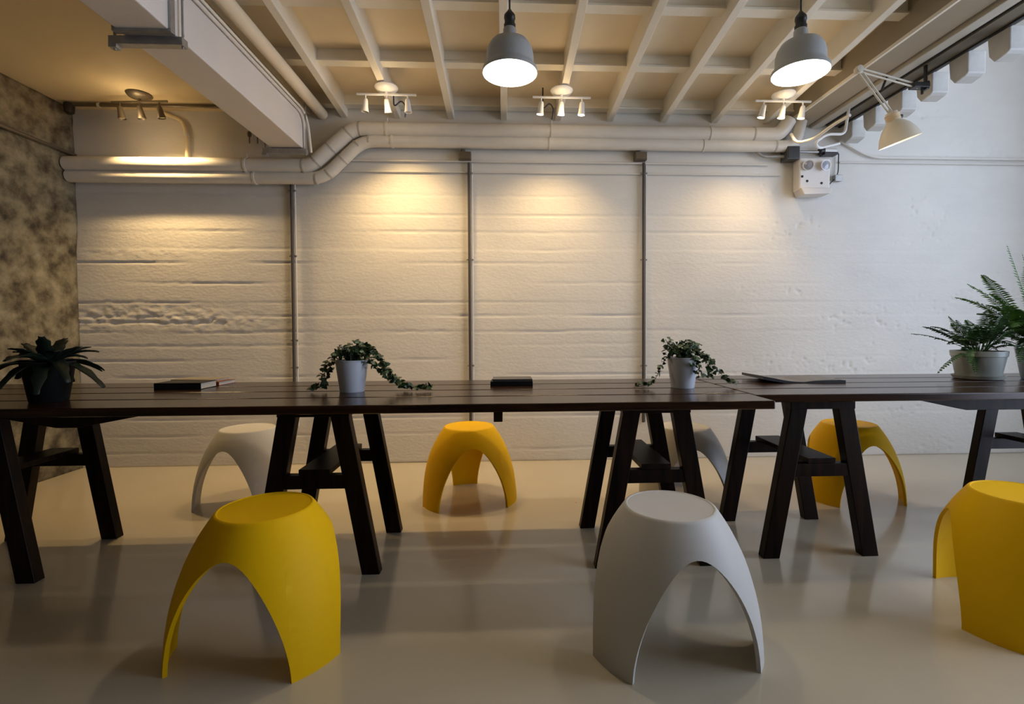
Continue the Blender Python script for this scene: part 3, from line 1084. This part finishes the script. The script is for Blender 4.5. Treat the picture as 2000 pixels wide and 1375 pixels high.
GY, GW = 'yellow three-legged moulded stools', 'light grey three-legged moulded stools'
stool(519, 988, -36, M_yellow, 'yellow moulded stool in front of the table, nearest at left', GY)
stool(1308, 985, -26, M_gwhite, 'light grey moulded stool in front of the table, nearest of the grey ones', GW)
stool(1999, 962, -31, M_yellow, 'yellow moulded stool cut off by the right picture edge', GY)
stool(484, 835, -40, M_gwhite, 'light grey moulded stool behind the table at left, near the brown wall', GW)
stool(916, 831, -20, M_yellow, 'yellow moulded stool behind the table, seen whole between two trestles', GY)
stool(1336, 832, -35, M_gwhite, 'light grey moulded stool behind the table, mostly hidden by a trestle', GW)
stool(1658, 826, -30, M_yellow, 'yellow moulded stool behind the right table, partly behind a trestle leg', GY)


# ------------------------------------------------------------------ plants
def pot_prof(rt, rb, h, rim=True, t=0.006):
    o = [(0, 0.0), (rb * 0.96, 0.0), (rb, 0.004)]
    if rim:
        o += [(rt * 0.965, h * 0.78), (rt, h * 0.80), (rt * 1.02, h), (rt * 0.96, h)]
    else:
        o += [(rt, h), (rt - t, h)]
    o += [(rt - 2 * t, h * 0.9), (rt - 2.2 * t, h * 0.86), (0, h * 0.86)]
    return o


def ivy(px, py, label, seed, trails, Yp):
    rnd = random.Random(seed)
    p = at(px, py, Y=Yp)
    root = thing('potted_ivy', label, 'plant', (p.x, Yp, TH), 0, 'ivy plants in white pots on the long table')
    h, rt, rb = 0.148, 0.074, 0.056
    prof = [(0, 0), (rb * .97, 0), (rb, .004)]
    for k in range(22):
        t = k / 21
        prof.append((rb + (rt - rb) * t + (0.0009 if k % 2 else -0.0009), 0.01 + (h - 0.014) * t))
    prof += [(rt + .002, h), (rt - .006, h), (rt - .010, h - .02), (0, h - .02)]
    MB().lathe(prof, seg=48).build('pot', M_potw, root, smooth=True)
    MB().lathe([(rt - .009, h - .018), (0.04, h - .010), (0, h - .008)], seg=24).build('soil', M_soil, root, smooth=True)
    stems, leaves = MB(), MB()

    def leaf(c, d, nrm, s):
        """ivy leaf: five-pointed outline folded along the midrib"""
        d = d.normalized()
        w = nrm.cross(d).normalized()
        nn = d.cross(w).normalized()
        pts = [(0, 0), (0.30, -0.12), (0.58, 0.10), (0.34, 0.36), (0.36, 0.62), (0, 1.05)]
        vs = [c + d * (0.02 * s)]
        R_ = [c + w * (a * s) + d * (b * s) - nn * (abs(a) * 0.25 * s) for a, b in pts[1:-1]]
        L_ = [c - w * (a * s) + d * (b * s) - nn * (abs(a) * 0.25 * s) for a, b in pts[1:-1]]
        tip = c + d * (1.05 * s) - nn * 0.15 * s
        vs = [c] + R_ + [tip] + L_[::-1] + [c + d * 0.4 * s]
        leaves.add(vs, [(9, 0, 1), (9, 1, 2), (9, 2, 3), (9, 3, 4), (9, 4, 5), (9, 5, 6), (9, 6, 7), (9, 7, 8), (9, 8, 0)])

    def vine(pts, sz=0.022, dens=0.010):
        P = [Vector(q) for q in arc_path(pts, 0.05, 8)]
        stems.tube(P, 0.0014, 5)
        acc = 0
        for a, b in zip(P[:-1], P[1:]):
            seg = (b - a).length
            acc += seg
            while acc > dens:
                acc -= dens
                t = rnd.random()
                c = a.lerp(b, t)
                out = Vector((rnd.uniform(-1, 1), rnd.uniform(-1, 1), rnd.uniform(-0.2, 1.0))).normalized()
                c2 = c + out * rnd.uniform(0.006, 0.02)
                c2.z = max(c2.z, 0.024)
                nrm = (out + Vector((0, -0.5, 0.6))).normalized()
                leaf(c2, Vector((rnd.uniform(-1, 1), rnd.uniform(-1, 1), rnd.uniform(-0.7, 0.5))), nrm, sz * rnd.uniform(0.6, 1.1))
    for tr in trails:
        vine(tr[0], tr[1] * 1.1, tr[2] * 0.55)
    for k in range(24):
        a = rnd.uniform(0, 2 * PI)
        rr = rnd.uniform(0.03, 0.11)
        vine([(0, 0, h - .02), (rr * .5 * math.cos(a), rr * .5 * math.sin(a), h + rnd.uniform(0.03, 0.085)), (rr * math.cos(a), rr * math.sin(a), h + rnd.uniform(-0.01, 0.06))], 0.022, 0.010)
    stems.build('vine', M_stem, root, smooth=True)
    leaves.build('foliage', M_ivy, root)
    return root


tr_left = [
    ([(0, 0, .14), (-.06, -.01, .20), (-.11, -.02, .12), (-.14, -.03, .02), (-.18, -.03, .006)], .022, .008),
    ([(0, 0, .14), (-.05, .02, .19), (-.10, .03, .14), (-.13, .02, .06), (-.12, 0, .008)], .022, .009),
    ([(0, 0, .14), (.06, 0, .22), (.13, -.01, .16), (.17, -.02, .09), (.22, -.02, .04), (.30, -.03, .012), (.38, -.03, .008)], .023, .006),
    ([(0, 0, .14), (.05, .02, .23), (.11, .03, .17), (.15, .02, .10), (.21, .01, .035), (.27, 0, .010)], .022, .007),
    ([(0, 0, .14), (.04, -.03, .20), (.09, -.04, .15), (.14, -.03, .10), (.18, -.04, .05)], .022, .008),
    ([(0, 0, .14), (.02, 0, .22), (.04, 0, .235)], .022, .008),
]
tr_right = [
    ([(0, 0, .14), (-.05, -.01, .19), (-.10, -.02, .13), (-.13, -.03, .07), (-.16, -.03, .02), (-.25, -.03, .006)], .020, .010),
    ([(0, 0, .14), (-.06, .02, .21), (-.08, .02, .235)], .018, .012),
    ([(0, 0, .14), (.05, .01, .20), (.11, 0, .15), (.14, 0, .08), (.15, 0, .04)], .022, .007),
    ([(0, 0, .14), (.06, .03, .19), (.13, .03, .14), (.18, .02, .08), (.23, .01, .035), (.27, 0, .010)], .022, .007),
    ([(0, 0, .14), (.05, -.05, .16), (.05, -.08, .10), (.045, -.085, .05)], .022, .009),
    ([(0, 0, .14), (.02, -.06, .155), (.015, -.085, .10)], .022, .010),
    ([(0, 0, .14), (.03, -.01, .20), (.045, -.01, .235), (.05, 0, .20)], .014, .012),
]
ivy(688, 762, 'trailing ivy in a white pot, its longest vine lying to the right on the table', 5, tr_left, 2.33)
ivy(1333, 758, 'trailing ivy in a white pot near the joint between the tables', 11, tr_right, 2.36)


def fern_frond(base, d0, length, lift, droop, width, material, parent, n=34, seed=0, tw=0.0):
    rnd = random.Random(seed)
    d0 = Vector((d0[0], d0[1], 0)).normalized()
    side = Vector((-d0.y, d0.x, 0))
    pts = []
    for i in range(n + 1):
        t = i / n
        pts.append(Vector(base) + d0 * (length * t * (1 - 0.12 * t)) + Vector((0, 0, lift * t - droop * t * t)) + side * tw * t * t)
    m = MB().tube(pts, [0.0022 * (1 - 0.8 * i / n) for i in range(n + 1)], 5)
    for i in range(5, n):
        t = i / n
        tan = (pts[i + 1] - pts[i - 1]).normalized()
        sd = (tan.cross(Vector((0, 0, 1)))).normalized()
        nrm = sd.cross(tan).normalized()
        L = width * (math.sin(PI * min(1, (t - 0.10) / 0.9)) ** 0.55) * (1 - 0.35 * t) * rnd.uniform(0.85, 1.1)
        wl = length / n * 0.42 + 0.001
        for s in (-1, 1):
            c = pts[i]
            e = c + sd * s * L + tan * L * 0.35 - nrm * L * rnd.uniform(0.1, 0.35)
            mid_ = c.lerp(e, 0.5) + nrm * 0.004
            m.add([c - tan * wl * .5, mid_ - tan * wl, e, mid_ + tan * wl, c + tan * wl * .5], [(0, 1, 2), (0, 2, 3), (0, 3, 4)])
    return m.build('frond', material, parent)


# small dark fern in a planter with saucer
p = at(1910, 738, Y=2.62)
root = thing('potted_fern', 'small dark fern in a grey pot with rim and saucer on the right table', 'plant', (p.x, 2.62, TH), 0)
MB().lathe([(0, 0), (.095, 0), (.108, .004), (.118, .022), (.112, .022), (.100, .010), (0, .010)], seg=40).build('saucer', M_potg, root, smooth=True)
pp = [(r, z + 0.012) for r, z in pot_prof(.122, .098, .145)]
MB().lathe(pp, seg=48).build('pot', M_potg, root, smooth=True)
MB().lathe([(.105, .142), (.05, .15), (0, .152)], seg=24).build('soil', M_soil, root, smooth=True)
fr = [(-1, -.1, .40, .26, .12, .026), (-1, .25, .33, .20, .10, .030), (-.8, -.5, .28, .10, .16, .024), (-1, -.3, .30, .03, .15, .022), (-.6, .6, .25, .26, .12, .03),
      (-.3, -.4, .16, .28, .14, .034), (.2, .3, .14, .30, .12, .034), (.5, -.2, .16, .20, .16, .030), (-.5, -.3, .20, .30, .18, .036), (-.8, .1, .24, .30, .16, .036),
      (.1, -.5, .18, .20, .18, .03), (-.2, .2, .10, .26, .08, .034), (-.9, -.6, .18, .02, .13, .026), (.6, .2, .12, .14, .14, .026), (-.3, .1, .15, .22, .06, .036), (.3, 0, .10, .22, .06, .034)]
rnd = random.Random(21)
for k in range(26):
    a = rnd.uniform(0, 2 * PI)
    fr.append((math.cos(a), math.sin(a), rnd.uniform(.05, .20), rnd.uniform(.12, .34), rnd.uniform(.06, .17), rnd.uniform(.034, .048)))
fr = [(a_, b_, c_, d_, e_, f_ * 1.25) for a_, b_, c_, d_, e_, f_ in fr]
for k, (dx, dy, ln, lf, dr, wd) in enumerate(fr):
    fern_frond((0.03 * dx, 0.03 * dy, .15), (dx, dy), ln, lf, dr, wd, M_fernd, root, seed=k, n=20, tw=0.03 * ((-1) ** k))

# large bright fern at the picture edge
p = at(2015, 742, Y=2.60)
root = thing('potted_fern', 'large bright green fern with tall fronds at the right picture edge', 'plant', (p.x + 0.02, 2.56, TH), 0)
MB().lathe(pot_prof(.118, .088, .175, False), seg=48).build('pot', M_potw, root, smooth=True)
MB().lathe([(.105, .152), (.05, .158), (0, .16)], seg=24).build('soil', M_soil, root, smooth=True)
rnd = random.Random(3)
fr = [(-1, -.05, .46, .66, .25, .060), (-1, .15, .46, .56, .26, .058), (-1, -.25, .42, .50, .26, .056), (-.9, .3, .36, .60, .22, .055), (-.15, -.1, .14, .84, .12, .055), (-.3, .2, .16, .70, .1, .055),
      (-.8, -.4, .28, .30, .34, .05), (-.6, -.5, .22, .24, .38, .05), (-.5, -.2, .20, .40, .30, .055), (.4, -.2, .3, .6, .3, .055), (.6, .4, .3, .55, .3, .055), (.1, .4, .2, .7, .2, .055), (-.9, -.1, .32, .42, .34, .055),
      (-.3, -.6, .2, .45, .4, .055), (.2, -.6, .2, .6, .4, .055), (-.7, .05, .28, .52, .2, .055), (-.4, -.15, .16, .5, .12, .055), (-.2, .0, .1, .6, .06, .055)]
for k in range(16):
    a = rnd.uniform(0, 2 * PI)
    fr.append((math.cos(a), math.sin(a), rnd.uniform(.10, .32), rnd.uniform(.25, .62), rnd.uniform(.12, .36), rnd.uniform(.04, .058)))
for k in range(16):
    a = PI + rnd.uniform(-.9, .9)
    fr.append((math.cos(a), math.sin(a), rnd.uniform(.22, .44), rnd.uniform(.30, .56), rnd.uniform(.18, .40), rnd.uniform(.05, .066)))
for k, (dx, dy, ln, lf, dr, wd) in enumerate(fr):
    fern_frond((0.02 * dx, 0.02 * dy, .155), (dx, dy), ln, lf, dr, wd, M_fern, root, seed=40 + k, n=36, tw=0.04 * ((-1) ** k))

# dark strap-leaved plant at left
YB = 2.10
p = at(96, 770, Y=YB)
root = thing('potted_bromeliad', 'strap-leaved plant in a black pot standing near the left table end', 'plant', (p.x, YB, TH), 0)
MB().lathe(pot_prof(.084, .062, .165, True), seg=40).build('pot', M_potb, root, smooth=True)
MB().lathe([(.072, .142), (.04, .15), (0, .152)], seg=20).build('soil', M_soil, root, smooth=True)
rnd = random.Random(8)
for k in range(26):
    a = 2 * PI * k / 13 + rnd.uniform(-.12, .12)
    tier = k // 13
    ln = rnd.uniform(.13, .22) if tier == 0 else rnd.uniform(.07, .15)
    lf = rnd.uniform(.03, .13) if tier == 0 else rnd.uniform(.10, .15)
    dr = rnd.uniform(.06, .17) if tier == 0 else rnd.uniform(.03, .09)
    d = Vector((math.cos(a), math.sin(a), 0))
    sd = Vector((-d.y, d.x, 0))
    m = MB()
    n = 12
    vs = []
    for i in range(n + 1):
        t = i / n
        c = d * (0.012 + ln * t) + Vector((0, 0, .15 + lf * t - dr * t * t))
        w = 0.027 * (math.sin(PI * (0.14 + 0.82 * t)) ** 0.5) * (1 - .2 * t) + 0.003 * math.sin(t * 21 + k)
        vs += [c - sd * w + Vector((0, 0, w * .35)), c, c + sd * w + Vector((0, 0, w * .35))]
    fs = []
    for i in range(n):
        b = 3 * i
        fs += [(b, b + 1, b + 4, b + 3), (b + 1, b + 2, b + 5, b + 4)]
    m.add(vs, fs)
    o = m.build('leaf', M_brom, root, smooth=True)
    s_ = o.modifiers.new('thick', 'SOLIDIFY')
    s_.thickness = 0.002


# ------------------------------------------------------------------ books
def book(name, label, c, size, rz, cover, group=None, open_=False, z=TH):
    root = thing(name, label, 'book', (c[0], c[1], z), rz, group)
    w, d, t = size
    m = MB()
    ct = 0.0022
    m.box((0, 0, ct / 2), (w, d, ct))
    m.box((0, 0, t - ct / 2), (w, d, ct))
    m.box((0, -d / 2 + ct / 2, t / 2), (w, ct, t))
    m.build('cover', cover, root, bevel=0.0006)
    MB().box((0, 0.001, t / 2), (w - 0.008, d - 0.007, t - 2 * ct)).build('pages', M_paper, root)
    return root


pa = at(360, 752, Z=TH)
book('book', 'dark hardback book beside the reddish magazine on the table', (at(364, 750, Y=2.53).x, 2.53), (.22, .14, .032), R(1), M_black)
pa = at(425, 746, Z=TH)
book('magazine', 'reddish brown magazine lying behind the dark book on the table', (pa.x - .01, 2.70), (.25, .14, .020), R(-4), M_red)
book('magazine', 'thin tan magazine lying on top of the reddish one', (pa.x - .03, 2.70), (.23, .13, .010), R(-8), M_tanc, z=TH + .0205)
pa = at(1000, 752, Z=TH)
book('book', 'closed black book lying alone at the middle of the long table', (pa.x, pa.y + .03), (.215, .15, .022), R(-2), M_black)
book('notebook', 'slim grey notebook lying on the closed black book', (pa.x + .002, pa.y + .03), (.20, .14, .012), R(1), M_greyc, z=TH + .0225)
# open magazine with raised pages on the right table
pa = at(1556, 745, Z=TH)
root = thing('open_magazine', 'open dark magazine lying on the right table by the joint', 'magazine', (pa.x, pa.y + .05, TH), R(-3))
m = MB()
prof = [(-.215, .034), (-.16, .024), (-.10, .012), (-.05, .006), (0, .004), (.05, .010), (.10, .013), (.16, .014), (.215, .014)]
vs = []
for x, z_ in prof:
    b0 = max(0.0, z_ - 0.014)
    vs += [(x, -.13, b0), (x, .13, b0), (x, .13, z_), (x, -.13, z_)]
fs = []
for i in range(len(prof) - 1):
    b = 4 * i
    for a_ in range(4):
        fs.append((b + a_, b + (a_ + 1) % 4, b + 4 + (a_ + 1) % 4, b + 4 + a_))
fs += [(0, 3, 2, 1), tuple(4 * (len(prof) - 1) + i for i in range(4))]
m.add(vs, fs)
m.build('page_block', M_greyc, root)
m = MB()
vs = []
for x, z_ in prof:
    vs += [(x * .97, -.125, z_ + .0012), (x * .97, .125, z_ + .0012)]
m.add(vs, [(2 * i, 2 * i + 2, 2 * i + 3, 2 * i + 1) for i in range(len(prof) - 1)])
o = m.build('open_page', M_page, root)
